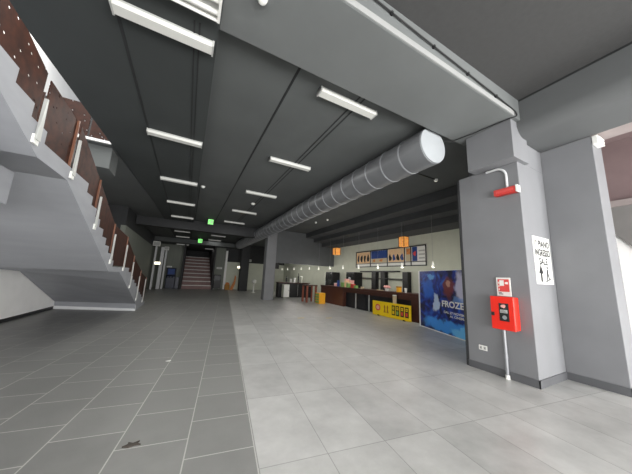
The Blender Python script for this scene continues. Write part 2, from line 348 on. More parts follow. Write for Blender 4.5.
# ------------------------------------------------------------------ staircase on the left
XA, XB = -4.33, -1.64
def stair_profile(yz): return [(XA, y, z) for y, z in yz]
SW = (XB-XA, 0, 0)
st = thing('staircase', (-3, 12, 0), 'grey painted concrete staircase rising in three flights along the white left wall', 'staircase')
def steps(y0, z0, n, rise, tread):   # climbing towards the camera (y falls)
    out = []; y, z = y0, z0
    for i in range(n):
        out.append((y, z+rise)); z += rise; y -= tread; out.append((y, z))
    return out
p1 = [(14.3, 0)]+steps(14.3, 0, 12, .1375, .425)
def across(left, right): return [(XA, y, z) for y, z in left], [(XB, y, z) for y, z in right]
MB().loft(*across([(y+1.05, z) for y, z in p1]+[(10.25, 1.46), (10.27, 1.45), (13.0, .28), (13.1, 0)], p1+[(9.2, 1.28), (9.21, 1.25), (11.95, .28), (12.05, 0)])).build('flight', M['stair_paint'], st)
MB().prism([(XA, 13.1, 0), (XB+.003, 12.06, 0), (XB+.003, 12.02, 0), (XA, 13.06, 0)], (0, 0, .21)).build('plinth', M['pale_paint'], st)
MB().loft(*across([(10.25, 1.46), (10.25, 1.65), (7.65, 1.65), (7.65, 1.53), (8.45, 1.515)], [(9.2, 1.253), (9.2, 1.65), (7.65, 1.65), (7.65, 1.53), (8.45, 1.515)])).build('landing', M['stair_paint'], st)
p2 = [(7.65, 1.65)]+steps(7.65, 1.65, 9, .15, .30)
MB().prism(stair_profile(p2+[(4.95, 2.601), (7.38, 1.53), (7.65, 1.53)]), SW).build('flight', M['stair_paint'], st)
MB().prism(stair_profile([(4.95, 2.601), (4.95, 3.0), (3.8, 3.0), (3.8, 2.8), (4.5, 2.8)]), SW).build('landing', M['stair_paint'], st)
p3 = [(3.8, 3.0)]+steps(3.8, 3.0, 9, .15, .33)
MB().prism(stair_profile(p3+[(.83, 4.0), (3.73, 2.8), (3.8, 2.8)]), SW).build('flight', M['stair_paint'], st)
struct(box('beam', M['stair_paint'], XA, -1.95, 2.5, 4.1, 2.28, 2.68, bevel=.01), 'grey beam below the upper landing of the stairs', 'beam')

rl = st
PX = -1.70
for y0, zb0, zt0, y1, zb1, zt1 in ((3.76, 3.02, 3.78, 4.58, 3.02, 3.74), (4.72, 3.02, 3.74, 5.90, 2.60, 3.28), (5.98, 2.55, 3.24, 7.40, 1.98, 2.68), (7.52, 1.68, 2.66, 8.98, 1.68, 2.56), (9.08, 1.58, 2.50, 10.42, 1.10, 2.08), (10.52, 1.08, 2.02, 12.3, .52, 1.58), (12.4, .50, 1.50, 14.1, .12, 1.26)):
    pn = MB().prism([(PX, y0, zb0), (PX, y1, zb1), (PX, y1, zt1), (PX, y0, zt0)], (.012, 0, 0)).build('railing_panel', M['corten'], rl); pn['label'] = 'dark rust-brown perforated steel railing panel'
    MB().prism([(PX+.012, y1-.03, zb1), (PX+.012, y1, zb1), (PX+.012, y1, zt1), (PX+.012, y1-.03, zt1)], (.025, 0, 0)).build('edge_strip', M['corten_edge'], pn)
pn = MB().prism([(PX, 2.2, 3.74), (PX, 3.28, 3.29), (PX, 3.30, 3.20), (PX, 3.66, 3.06), (PX, 3.66, 3.80), (PX, 3.22, 3.92), (PX, 2.2, 3.95)], (.012, 0, 0)).build('railing_panel', M['corten'], rl); pn['label'] = 'dark rust-brown perforated steel railing panel'
def post(y, zb, zt):
    p = MB().prism([(XB+.005, y-.02, zb), (XB+.005, y+.02, zb), (XB+.005, y+.012, zt), (XB+.005, y-.012, zt)], (.02, 0, 0)).prism([(XB+.025, y-.04, zb), (XB+.025, y+.04, zb), (XB+.025, y+.012, zt), (XB+.025, y-.012, zt)], (.01, 0, 0)).build('railing_post', M['lamp_body'], rl); p['label'] = 'pale steel railing post'
    MB().box(XB, XB+.02, y-.05, y+.05, zb-.05, zb+.05).build('bracket', M['plastic'], p)
for y, zb, zt in ((3.6, 2.95, 3.45), (4.58, 2.9, 3.45), (5.88, 2.36, 2.95), (7.32, 1.76, 2.42), (8.75, 1.6, 2.3), (10.1, 1.04, 1.85), (11.75, .48, 1.35), (13.5, .22, 1.2)):
    post(y, zb, zt)
ur = thing('balcony_railing', (-2.6, 7.5, 4.735), 'orange-brown perforated railing on the upper floor edge above the stairwell', 'railing')
for x0, x1 in ((-4.3, -3.42), (-3.38, -2.56), (-2.52, -2.08)):
    MB().box(x0, x1, 7.50, 7.512, 4.79, 5.62).build('panel', M['corten'], ur)
for x in (-3.4, -2.54, -2.09): box('post', M['black'], x-.02, x+.02, 7.515, 7.56, 4.735, 5.55, ur)

# ------------------------------------------------------------------ ceiling lights
ORD = ['nearest', 'second', 'third', 'fourth', 'fifth', 'sixth', 'seventh', 'eighth']
LAMPS = []
def batten(x0, x1, y, z, label, group):
    t = thing('ceiling_light', ((x0+x1)/2, y, z), label, 'ceiling light', group)
    w = .085
    MB().box(x0, x1, y-w*.9, y+w*.9, z-.035, z).build('housing', M['lamp_body'], t)
    MB().prism([(x0+.02, y-w, z-.035), (x0+.02, y+w, z-.035), (x0+.02, y+w*.8, z-.085), (x0+.02, y-w*.8, z-.085)], (x1-x0-.04, 0, 0)).build('diffuser', M['lamp_white'], t)
    for a in (x0, x1-.02): MB().box(a, a+.02, y-w*1.03, y+w*1.03, z-.09, z).build('end_cap', M['lamp_body'], t)
    LAMPS.append(((x0+x1)/2, y, z-.1, x1-x0-.1))
    return t
for i, y in enumerate((3.2, 6.06, 9.06, 12.04, 15.17)):
    batten(-1.13, -.03, y, 4.65, 'white batten in the left ceiling row, %s from the camera before the cross beam' % ORD[i], 'left row of ceiling lights')
for i, (y, z) in enumerate(((20.7, 4.65), (23.9, 4.65), (26.6, 4.25))):
    batten(-1.2, -.15, y, z, 'white batten in the left ceiling row, %s one beyond the dark cross beam' % ('first', 'second', 'last')[i], 'left row of ceiling lights')
for i, y in enumerate((3.27, 6.1, 9.18, 12.4, 15.4)):
    batten(1.64, 2.86, y, 4.8, 'white batten in the right ceiling row, %s from the camera before the cross beam' % ORD[i], 'right row of ceiling lights')
for i, (y, z) in enumerate(((22.0, 4.8), (25.2, 4.8), (29.0, 4.25))):
    batten(1.45, 2.6, y, z, 'white batten in the right ceiling row, %s one beyond the dark cross beam' % ('first', 'second', 'last')[i], 'right row of ceiling lights')
t = thing('ceiling_light', (-.6, 2.58, 4.65), 'wide louvred ceiling light cut by the top edge of the photo, beside the grey beam', 'ceiling light')
MB().box(-1.2, -.0, 2.44, 2.74, 4.60, 4.65).build('housing', M['lamp_body'], t)
for k in range(2):
    y = 2.52+.14*k; MB().tube([(-1.18, y, 4.585), (-.03, y, 4.585)], .03, 10).build('tube', M['lamp_white'], t, smooth=True)
MB().box(-.03, 0, 2.43, 2.75, 4.55, 4.65).build('end_cap', M['plastic'], t)
MB().box(-1.2, -.03, 2.73, 2.745, 4.55, 4.60).box(-1.2, -.03, 2.435, 2.45, 4.55, 4.60).build('side_rail', M['plastic'], t)

def detector(x, y, z, label, r=.055):
    t = thing('smoke_detector', (x, y, z), label, 'smoke detector', 'ceiling smoke detectors')
    MB().lathe((x, y, z), [(r*1.1, 0), (r*1.1, -.015), (r, -.02)], 20).build('base', M['plastic'], t, smooth=True)
    MB().lathe((x, y, z), [(r*.9, -.02), (r*.85, -.05), (r*.5, -.07), (.005, -.072)], 20).build('head', M['plastic'], t, smooth=True)
detector(.39, 2.29, 4.65, 'white smoke detector on the wide grey beam at the top edge of the photo')
detector(.16, 9.67, 4.8, 'white smoke detector beside the ceiling step, level with the left row lights', .07)
detector(2.29, 10.73, 4.8, 'white smoke detector between two lights of the right ceiling row', .09)
detector(.06, 18.7, 4.8, 'small white smoke detector just past the dark cross beam, left of the green signs', .06)
detector(2.13, 18.9, 4.8, 'small white smoke detector just past the dark cross beam, right of the green signs', .06)
def exit_sign(x, y, z, s, zc, label):
    t = thing('exit_sign', (x, y, z), label, 'exit sign', 'hanging green exit signs')
    MB().box(x-s/2, x+s/2, y-.03, y+.03, z-s/2, z+s/2).build('housing', M['plastic'], t)
    MB().box(x-s*.46, x+s*.46, y-.034, y-.03, z-s*.46, z+s*.46).build('panel', M['green_lit'], t)
    # running figure and door of a plain emergency exit pictogram
    o = (x-s/2, y-.036, z-s/2); u, v = (1, 0, 0), (0, 0, 1)
    planar('pictogram', M['plastic'], t, o, u, v, rect(s*.56, s*.84, s*.2, s*.8), .002)
    planar('pictogram', M['plastic'], t, o, u, v, [(s*.2, s*.25), (s*.3, s*.25), (s*.42, s*.45), (s*.5, s*.7), (s*.36, s*.72), (s*.3, s*.5)], .002)
    MB().tube([(x, y, z+s/2), (x, y, zc)], .01, 6).build('rod', M['steel'], t)
exit_sign(.90, 15.4, 4.6, .30, 4.8, 'green lit exit sign hanging before the dark cross beam')
exit_sign(.73, 24.2, 4.44, .36, 4.8, 'smaller looking green exit sign hanging far down the hall above the stairs')

# ------------------------------------------------------------------ air duct
DX, DZ, DR = 4.2, 4.405, .385
ad = thing('air_duct', (DX, 3.0, DZ), 'big round grey air duct running under the ceiling down the hall', 'air duct')
MB().tube([(DX, 3.02+k*1.0, DZ) for k in range(22)], DR, 40).build('duct_body', M['duct'], ad, smooth=True)
MB().tube([(DX, 2.985, DZ), (DX, 3.02, DZ)], [DR-.012, DR-.012], 40).build('end_cap', M['duct_cap'], ad, smooth=True)
MB().tube([(DX, 2.98, DZ), (DX, 2.98, DZ), (DX, 3.04, DZ)], [DR-.012, DR+.012, DR+.012], 40, cap=False).build('end_rim', M['seam'], ad, smooth=True)
y = 3.56
while y < 23.8:
    b = MB()
    b.tube([(DX, y, DZ), (DX, y+.001, DZ), (DX, y+.034, DZ), (DX, y+.035, DZ)], [DR-.004, DR+.010, DR+.010, DR-.004], 40, cap=False)
    b.build('collar', M['seam'], ad)
    y += .565
for y in (7.0, 11.0, 15.0, 19.0): MB().box(DX-.02, DX+.02, y-.03, y+.03, DZ+DR-.01, 4.8).build('hanger', M['steel'], ad)

# ------------------------------------------------------------------ cable on the beam
pts = [(.9, 1.845, 4.99), (2.4, 1.845, 4.89), (3.9, 1.845, 4.80), (4.75, 1.845, 4.755), (4.92, 1.845, 4.735), (4.975, 1.845, 4.69), (4.95, 1.85, 4.645), (4.905, 1.92, 4.637), (4.86, 2.2, 4.637), (4.82, 2.55, 4.637), (4.74, 2.92, 4.636), (4.56, 3.02, 4.62)]
c = thing('cable', (3, 1.845, 4.7), 'black cable clipped along the wide beam and bending round its end by the column', 'cable')
MB().tube(pts, .011, 8).build('sheath', M['cable'], c, smooth=True)
for a in (1.9, 2.7, 3.5, 4.3):
    k = [p for p in zip(pts, pts[1:]) if p[0][0] <= a <= p[1][0]][0]; z = k[0][2]+(k[1][2]-k[0][2])*(a-k[0][0])/(k[1][0]-k[0][0])
    MB().box(a-.015, a+.015, 1.83, 1.87, z-.018, z+.018).build('clip', M['black'], c)

# ------------------------------------------------------------------ things on the column
fc = thing('fire_hose_cabinet', (5.2, 2.35, .85), 'red fire hose cabinet with small dark window mounted on the grey column', 'fire hose cabinet')
MB().box(5.03, 5.2, 2.18, 2.53, .845, 1.405).build('body', M['red'], fc, .012)
dr = MB().box(5.0, 5.03, 2.175, 2.535, .84, 1.41).build('door', M['red'], fc, .008)
O5, UY, VZ = (4.999, 2.535, .84), (0, -1, 0), (0, 0, 1)      # u runs towards the camera
planar('window_frame', M['black'], dr, O5, UY, VZ, rect(.135, .285, .15, .455), .003)
planar('window', M['glass'], dr, (4.996, 2.535, .84), UY, VZ, rect(.15, .27, .165, .44), .002)
planar('hose_nozzle', M['pink'], dr, (4.994, 2.535, .84), UY, VZ, blob(.205, .405, .035, .03, .12), .002)
planar('instruction_label', M['lamp_body'], dr, (4.994, 2.535, .84), UY, VZ, rect(.155, .265, .29, .345), .002)
for k in range(3): planar('instruction_line', M['ink'], dr, (4.992, 2.535, .84), UY, VZ, rect(.165, .255-.02*k, .30+.015*k, .305+.015*k), .001)
planar('hose_reel', M['steel'], dr, (4.994, 2.535, .84), UY, VZ, disc(.215, .215, .035), .002)
MB().box(4.985, 5.0, 2.475, 2.525, 1.07, 1.13).build('lock', M['black'], dr, .004)
fp = thing('fire_pipe', (5.16, 2.42, 0), 'grey steel water pipe standing under the red fire hose cabinet', 'pipe')
MB().tube([(5.15, 2.42, 0.06), (5.15, 2.42, .845)], .026, 14).build('pipe', M['steel'], fp, smooth=True)
MB().tube([(5.15, 2.42, 0), (5.15, 2.42, .07)], .034, 14).build('foot_collar', M['plastic'], fp, smooth=True)
MB().tube([(5.15, 2.42, .33), (5.15, 2.42, .40)], .031, 14).build('coupling', M['steel'], fp, smooth=True)
fs = thing('fire_sign', (5.2, 2.38, 1.42), 'white plate with red fire hose pictogram leaning above the red cabinet', 'sign')
MB().box(5.165, 5.185, 2.265, 2.49, 1.415, 1.75).build('plate', M['plastic'], fs, .003)
o = (5.164, 2.49, 1.415)
planar('red_square', M['redprint'], fs, o, UY, VZ, rect(.025, .205, .08, .305), .002)
o2 = (5.161, 2.49, 1.415)
planar('pictogram', M['plastic'], fs, o2, UY, VZ, rect(.055, .125, .185, .285), .002)
planar('pictogram', M['plastic'], fs, o2, UY, VZ, [(.135, .235), (.155, .255), (.19, .255), (.19, .215), (.155, .215)], .002)
for k in range(3): planar('pictogram', M['plastic'], fs, o2, UY, VZ, rect(.035, .048, .10+.06*k, .135+.06*k), .002)
for k in range(2): planar('printed_line', M['ink'], fs, o, UY, VZ, rect(.03, .10-.02*k, .03+.022*k, .042+.022*k), .002)
ws = thing('wall_socket', (5.2, 2.82, .36), 'white double wall socket low on the grey column', 'wall socket')
MB().box(5.188, 5.2, 2.745, 2.895, .365, .455).build('plate', M['plastic'], ws, .004)
for k in (2.785, 2.855): MB().box(5.184, 5.188, k-.022, k+.022, .385, .435).build('outlet', M['lamp_body'], ws)
for k in (2.785, 2.855): MB().box(5.182, 5.184, k-.004, k+.004, .397, .423).build('outlet_hole', M['ink'], ws)
al = thing('wall_mounted_alarm', (5.2, 2.2, 3.3), 'red wall alarm bar with a white end high on the grey column', 'alarm')
MB().box(5.09, 5.2, 2.02, 2.38, 3.30, 3.42).build('body', M['red_dark'], al, .012)
MB().box(5.08, 5.2, 1.99, 2.02, 3.295, 3.425).build('end_cap', M['plastic'], al, .005)
MB().box(5.084, 5.09, 2.06, 2.34, 3.34, 3.38).build('front_strip', M['redprint'], al)
cp = thing('conduit', (5.17, 2.3, 3.42), 'pale grey curved conduit from under the corbel block to the red alarm bar', 'conduit')
arc = [(5.17, 2.52, 3.862), (5.17, 2.44, 3.862)]+[(5.17, 2.36-.18*math.sin(a), 3.68+.18*math.cos(a)) for a in [PI/2*k/8 for k in range(9)]]+[(5.17, 2.18, 3.42)]
MB().tube(arc, .022, 10).build('conduit_tube', M['pale_paint'], cp, smooth=True)
ns = thing('notice_sign', (5.8, 2.0, 1.65), 'white paper notice with arrow pointing up, taped on the narrow pale side of the column', 'notice')
MB().box(5.47, 6.15, 1.992, 1.999, 1.66, 2.53).build('sheet', M['plastic'], ns)
ux, o = (1, 0, 0), 1.9895
text('lettering', '1° PIANO', M['ink'], ns, (5.51, o, 2.335), ux, VZ, .60, .135)
text('lettering', 'INGRESSO', M['ink'], ns, (5.51, o, 2.17), ux, VZ, .60, .13)
text('lettering', 'SALE', M['ink'], ns, (5.64, o, 2.01), ux, VZ, .34, .13)
planar('arrow', M['ink'], ns, (5.47, o, 1.66), ux, VZ, [(.17, .04), (.23, .04), (.23, .19), (.29, .19), (.20, .35), (.11, .19), (.17, .19)], .002)
planar('stair_pictogram', M['ink'], ns, (5.47, o, 1.66), ux, VZ, [(.34, .04), (.42, .04), (.42, .065), (.50, .065), (.50, .09), (.58, .09), (.58, .125), (.56, .125), (.56, .108), (.48, .108), (.48, .082), (.40, .082), (.40, .058), (.34, .058)], .002)
planar('person_pictogram', M['ink'], ns, (5.47, o, 1.66), ux, VZ, [(.40, .08), (.43, .08), (.46, .17), (.49, .10), (.52, .10), (.48, .2), (.475, .27), (.43, .27), (.42, .18)], .002)
planar('person_pictogram', M['ink'], ns, (5.47, o, 1.66), ux, VZ, disc(.455, .305, .026), .002)
pf = thing('wall_lamp', (6.5, 1.22, 4.2), 'small white ribbed fixture at the top of the pier beside the lintel', 'fixture')
MB().box(6.24, 6.50, 1.19, 1.268, 4.20, 4.365).build('body', M['plastic'], pf, .01)
for k in range(3): MB().box(6.25, 6.52, 1.175, 1.19, 4.21+.05*k, 4.235+.05*k).build('rib', M['plastic'], pf)

# ------------------------------------------------------------------ litter on the floor
def dustbit(name, x, y, m, label, cat, pts, th=.004):
    o = MB().prism([(x+a, y+b, .001) for a, b in pts], (0, 0, th)).build(name, m); return tag(o, label, cat)

dustbit('dead_leaf', -.27, 2.99, M['leaf'], 'small curled dark dead leaf on the grey slate tiles', 'leaf', [(-.07, -.01), (-.02, -.035), (.03, -.02), (.075, -.03), (.04, .0), (.06, .03), (.01, .012), (-.03, .04), (-.03, .01)], .012)
dustbit('paper_scrap', -.11, 5.34, M['plastic'], 'tiny white paper scrap shining on the grey slate tiles', 'paper', blob(0, 0, .035, .03, .2))
dustbit('floor_tape', 4.19, 9.03, M['yellow'], 'faint yellow tape mark on the pale floor, further left of the two', 'tape', rect(-.14, .14, -.03, .03), .002)
dustbit('floor_tape', 5.33, 8.77, M['yellow'], 'faint yellow tape mark on the pale floor, further right towards the yellow sign', 'tape', rect(-.14, .14, -.03, .03), .002)

# ------------------------------------------------------------------ bar
bc = thing('bar_counter', (8.6, 10.5, 0), 'long dark wooden bar counter with recessed black front below the pale back wall', 'bar counter')
MB().box(8.28, 8.98, 6.82, 14.9, 1.0, 1.12).build('worktop', M['wood'], bc, .01)
MB().box(8.55, 8.62, 7.2, 12.2, .0, 1.0).build('front_panel', M['navy'], bc)
MB().box(8.3, 8.95, 6.84, 7.2, 0, 1.0).build('end_panel', M['wood'], bc, .005)
MB().box(8.32, 8.42, 7.2, 12.2, .84, 1.0).build('fascia', M['wood'], bc, .004)
MB().box(8.32, 8.95, 12.2, 14.88, 0, 1.0).build('side_panel', M['wood_red'], bc, .005)
for y in (9.9, 11.0, 12.18): MB().box(8.34, 8.39, y-.025, y+.025, .0, .86).build('leg', M['lamp_body'] if y < 12 else M['wood_red'], bc)
for y in (8.2, 9.3, 10.4, 11.5): MB().box(8.54, 8.55, y-.01, y+.01, .02, .98).build('panel_joint', M['black'], bc)
ys = thing('sign_board', (8.08, 8.1, 0), 'bright yellow board with four black square symbols leaning along the foot of the bar', 'sign')
MB().box(8.04, 8.08, 7.0, 9.25, .02, .65).build('board', M['yellow'], ys, .004)
MB().box(8.02, 8.08, 7.3, 7.4, 0, .05).box(8.02, 8.08, 8.8, 8.9, 0, .05).build('foot', M['black'], ys)
oy = (8.04, 9.25, .03)
planar('emblem', M['redprint'], ys, oy, UY, VZ, disc(.36, .34, .17, .15), .003)
planar('emblem_inner', M['pink'], ys, (8.036, 9.25, .03), UY, VZ, disc(.36, .34, .11, .09), .003)
for u in (.80, .98):
    planar('figure_print', M['brown'], ys, oy, UY, VZ, [(u-.07, .16), (u+.07, .16), (u+.03, .3), (u+.05, .41), (u, .5), (u-.05, .41), (u-.03, .3)], .003)
for u, k in ((1.33, 'yellow'), (1.56, 'green'), (1.81, 'redprint'), (2.05, 'redprint')):
    planar('square_symbol', M['ink'], ys, oy, UY, VZ, rect(u-.095, u+.095, .12, .53), .003)
    planar('symbol_inset', M['yellow'], ys, (8.036, 9.25, .03), UY, VZ, rect(u-.05, u+.05, .36, .48), .003)
    planar('symbol_inset', M[k], ys, (8.036, 9.25, .03), UY, VZ, rect(u-.06, u+.05, .17, .31), .003)
    planar('symbol_dot', M['ink'], ys, (8.032, 9.25, .03), UY, VZ, disc(u, .42, .022), .003)
bn = thing('paper_bin', (8.18, 7.98, 0), 'beige paper bin standing between the yellow board and the bar', 'bin')
MB().lathe((8.18, 7.98, 0), [(.07, 0), (.088, .9), (.088, .98)], 20).build('body', M['beige'], bn, smooth=True)
MB().lathe((8.18, 7.98, 0), [(.091, .96), (.092, .99), (.08, .995)], 20).build('rim', M['plastic'], bn, smooth=True)

def carton(x, y, z, sx, sy, sz, m, label, cat='box', name='carton', group=None, lid=None):
    t = thing(name, (x, y, z), label, cat, group)
    MB().box(x-sx/2, x+sx/2, y-sy/2, y+sy/2, z, z+sz).build('body', m, t, .006)
    MB().box(x-sx/2-.006, x+sx/2+.006, y-sy/2-.006, y+sy/2+.006, z+sz*.8, z+sz+.004).build('lid', lid or m, t, .004)
    return t
def cup(x, y, z, r, h, m, label, cat='cup', name='paper_cup', group=None):
    t = thing(name, (x, y, z), label, cat, group)
    MB().lathe((x, y, z), [(r*.75, 0), (r, h*.9)], 18).build('body', m, t, smooth=True)
    MB().lathe((x, y, z), [(r*1.06, h*.88), (r*1.06, h*.94), (r*.8, h)], 18).build('lid', M['plastic'], t, smooth=True)
    return t
Z = 1.12
carton(8.42, 12.35, Z, .2, .22, .26, M['green'], 'green carton at the left of the box cluster on the bar', lid=M['green'])
carton(8.46, 12.02, Z, .2, .24, .48, M['peach'], 'tall peach box in the cluster of boxes on the bar', lid=M['pink'])
carton(8.40, 11.74, Z, .2, .2, .28, M['green'], 'green carton under the tall pink box on the bar', lid=M['beige'])
carton(8.62, 11.75, Z, .2, .22, .42, M['pink'], 'tall pink box behind the green carton on the bar')
carton(8.42, 11.35, Z, .18, .22, .2, M['redprint'], 'small red box right of the box cluster on the bar', lid=M['red_dark'])
carton(8.42, 11.08, Z, .16, .18, .14, M['green'], 'low green packet right of the small red box on the bar')
carton(8.45, 10.55, Z, .14, .12, .10, M['beige'], 'small beige packet alone in the middle of the bar')
t = thing('flower_pot', (8.45, 8.72, Z), 'pale pink bunch in a small white pot on the right part of the bar', 'flowers')
MB().lathe((8.45, 8.72, Z), [(.07, 0), (.1, .1), (.1, .12)], 16).build('pot', M['plastic'], t, smooth=True)
b = MB(); r = random.Random(4)
for k in range(16):
    a, q = r.uniform(0, 6.28), r.uniform(.02, .17); rr = r.uniform(.04, .06)
    b.lathe((8.45+q*math.cos(a)*.7, 8.72+q*math.sin(a), Z+.11+r.uniform(0, .08)), [(.01, 0), (rr, .03), (rr*.9, .06), (.01, .085)], 8)
b.build('blossom', M['pink'], t, smooth=True)
carton(8.45, 9.2, Z, .16, .3, .03, M['beige'], 'flat beige tray left of the pink flowers on the bar', 'tray', 'tray')
carton(8.45, 7.98, Z, .14, .18, .25, M['ochre'], 'orange carton near the right end of the bar', lid=M['brown'])
cup(8.45, 7.6, Z, .06, .2, M['plastic'], 'white paper cup at the right end of the bar')
cup(8.42, 13.2, Z, .10, .2, M['pink'], 'pink tub on the bar left of the green carton', 'tub', 'tub')
carton(8.5, 13.0, Z, .12, .12, .36, M['blue'], 'blue bottle shaped box on the bar behind the pink tub')
yb = thing('display_box', (7.55, 13.8, 0), 'orange-yellow cube with green side on the floor at the left end of the bar', 'display box')
MB().box(7.44, 7.88, 13.5, 14.0, 0, .66).build('body', M['ochre'], yb, .008)
for k in range(4): MB().box(7.43, 7.44, 13.52, 13.98, .05+.15*k, .16+.15*k).build('green_panel', M['green'], yb)

# back wall shelf and cabinets
sh = thing('bar_shelf', (9.75, 10.4, 0), 'black open shelf unit with wide uprights against the pale back wall of the bar', 'shelf')
for y0, y1 in ((10.95, 11.3), (10.2, 10.55), (8.6, 8.95)): MB().box(9.72, 9.97, y0, y1, 0, 2.07).build('upright', M['black'], sh, .006)
MB().box(9.72, 9.97, 9.3, 12.4, 2.07, 2.14).build('top_rail', M['black'], sh, .004)
MB().box(9.74, 9.97, 8.9, 12.4, 1.68, 1.73).build('shelf_board', M['black'], sh, .004)
MB().box(9.74, 9.97, 8.9, 12.4, .9, .95).build('shelf_board', M['black'], sh, .004)
for y0, y1, lb in ((12.45, 13.3, 'black tall drinks cabinet with round emblem, left of the open shelf unit'), (15.05, 16.0, 'black tall fridge with pale door edge at the far end of the bar')):
    t = thing('drinks_cabinet', (9.6, (y0+y1)/2, 0), lb, 'cabinet')
    MB().box(9.3, 9.95, y0, y1, 0, 2.05).build('body', M['black'], t, .01)
    MB().box(9.27, 9.3, y0+.03, y1-.03, .1, 1.98).build('door', M['glass'], t, .005)
    MB().box(9.24, 9.27, y1-.1, y1-.06, .7, 1.4).build('handle', M['steel'], t)
    if y0 < 13: planar('emblem', M['steel'], t, (9.266, y1, 0), UY, VZ, disc(.42, 1.6, .14), .004)
    else: MB().box(9.26, 9.32, y1-.03, y1+.12, 0, 2.05).build('side_strip', M['bar_wall'], t)

# menu board
mb = thing('menu_board', (9.97, 10.5, 2.38), 'long black framed picture menu board on the pale wall above the bar', 'menu board')
Y0, Y1, ZB, ZT = 13.1, 7.66, 2.38, 3.40
MB().box(9.95, 9.995, Y1, Y0, ZB, ZT).build('backing', M['plastic'], mb)
for z0, z1 in ((ZB, ZB+.05), (ZT-.05, ZT), (ZB+.2, ZB+.235)): MB().box(9.925, 9.95, Y1, Y0, z0, z1).build('frame', M['black'], mb)
for y in (Y0-.04, 11.63, 10.19, 8.95, 8.54, Y1): MB().box(9.925, 9.95, y, y+.05, ZB, ZT).build('frame', M['black'], mb)
om = (9.948, Y0, ZB)
pan = [(.06, 1.45, 'peach'), (1.52, 2.89, 'beige'), (2.96, 4.13, 'peach'), (4.2, 4.54, 'beige'), (4.61, 4.91, 'blue'), (4.96, 5.41, 'plastic')]
for a, b_, k in pan: planar('picture', M[k], mb, om, UY, VZ, rect(a, b_, .25, .96), .004)
om2 = (9.942, Y0, ZB)
planar('picture_detail', M['blue'], mb, om2, UY, VZ, rect(1.52, 2.89, .50, .96), .004)
for k in range(4): planar('picture_detail', M['ink'], mb, om2, UY, VZ, blob(.26+.32*k, .55, .10, .22, .15, sd=k), .004)
for k in range(4): planar('picture_detail', M['blue'] if k % 2 else M['ink'], mb, om2, UY, VZ, blob(3.1+.28*k, .48, .10, .17, .2, sd=k+9), .004)
planar('picture_detail', M['redprint'], mb, om2, UY, VZ, blob(4.76, .62, .07, .12, .2), .004)
planar('picture_detail', M['orange'], mb, om2, UY, VZ, rect(4.25, 4.49, .6, .9), .004)
for k in range(2): planar('picture_detail', M['orange'], mb, om2, UY, VZ, blob(1.78+.6*k, .38, .12, .07, .2, sd=k), .004)
for k in range(3): planar('picture_detail', M['lamp_body'], mb, om2, UY, VZ, rect(5.01, 5.35, .35+.18*k, .42+.18*k), .004)

# pendants and lanterns
for k in range(12):
    y = 6.05+1.51*k; x = 8.2; lb = 'small white cone pendant over the bar, %s in its row counted from the poster' % (ORD+['ninth', 'tenth', 'eleventh', 'twelfth'])[k]
    t = thing('pendant_lamp', (x, y, 4.47), lb, 'pendant lamp', 'row of pendant lamps over the bar')
    MB().lathe((x, y, 4.47), [(.05, 0), (.05, -.03), (.02, -.05)], 16).build('ceiling_rose', M['plastic'], t, smooth=True)
    MB().tube([(x, y, 4.43), (x, y, 2.42)], .004, 6).build('wire', M['steel'], t)
    MB().lathe((x, y, 2.18), [(.052, 0), (.048, .06), (.026, .15), (.016, .22)], 16).build('lamp_shade', M['pend_lit'], t, smooth=True)
for x, y, z, s, lb in ((8.62, 7.82, 3.17, .30, 'orange glowing box lantern hanging in front of the menu board'), (8.62, 13.5, 3.15, .36, 'orange glowing box lantern near the far end of the bar, before the grey beam')):
    t = thing('lantern', (x, y, 4.2), lb, 'lantern', 'orange lanterns over the bar')
    MB().box(x-s/2, x+s/2, y-s/2, y+s/2, z, z+.44).build('shade', M['orange_lit'], t, .01)
    for a in (-1, 1):
        for c_ in (-1, 1): MB().box(x+a*s/2-.012, x+a*s/2+.012, y+c_*s/2-.012, y+c_*s/2+.012, z-.02, z+.46).build('frame_bar', M['wood_red'], t)
    MB().box(x-s/2-.01, x+s/2+.01, y-s/2-.01, y+s/2+.01, z+.44, z+.46).build('top', M['wood_red'], t)
    MB().tube([(x, y, z+.46), (x, y, 4.2)], .008, 6).build('rod', M['black'], t)
def downlight(x, y, z, lb):
    t = thing('spot_light', (x, y, z), lb, 'spot light', 'small spots in the bar ceiling')
    MB().lathe((x, y, z), [(.06, 0), (.06, -.05), (.045, -.07)], 16).build('body', M['plastic'], t, smooth=True)
    MB().lathe((x, y, z), [(.04, -.069), (.038, -.074)], 16).build('lens', M['pend_lit'], t)
downlight(6.55, 4.62, 4.8, 'small white ceiling spot at the end of a thin conduit right of the duct')
downlight(6.5, 11.2, 4.8, 'small white ceiling spot by the duct, nearer of the two far ones')
downlight(6.3, 12.2, 4.8, 'small white ceiling spot by the duct, farther of the two far ones')
t = thing('ceiling_conduit', (5.5, 4.62, 4.8), 'thin dark conduit across the ceiling from the duct to a spot', 'conduit')
MB().tube([(4.62, 4.62, 4.785), (6.49, 4.62, 4.785)], .015, 8).build('conduit_tube', M['cable'], t)

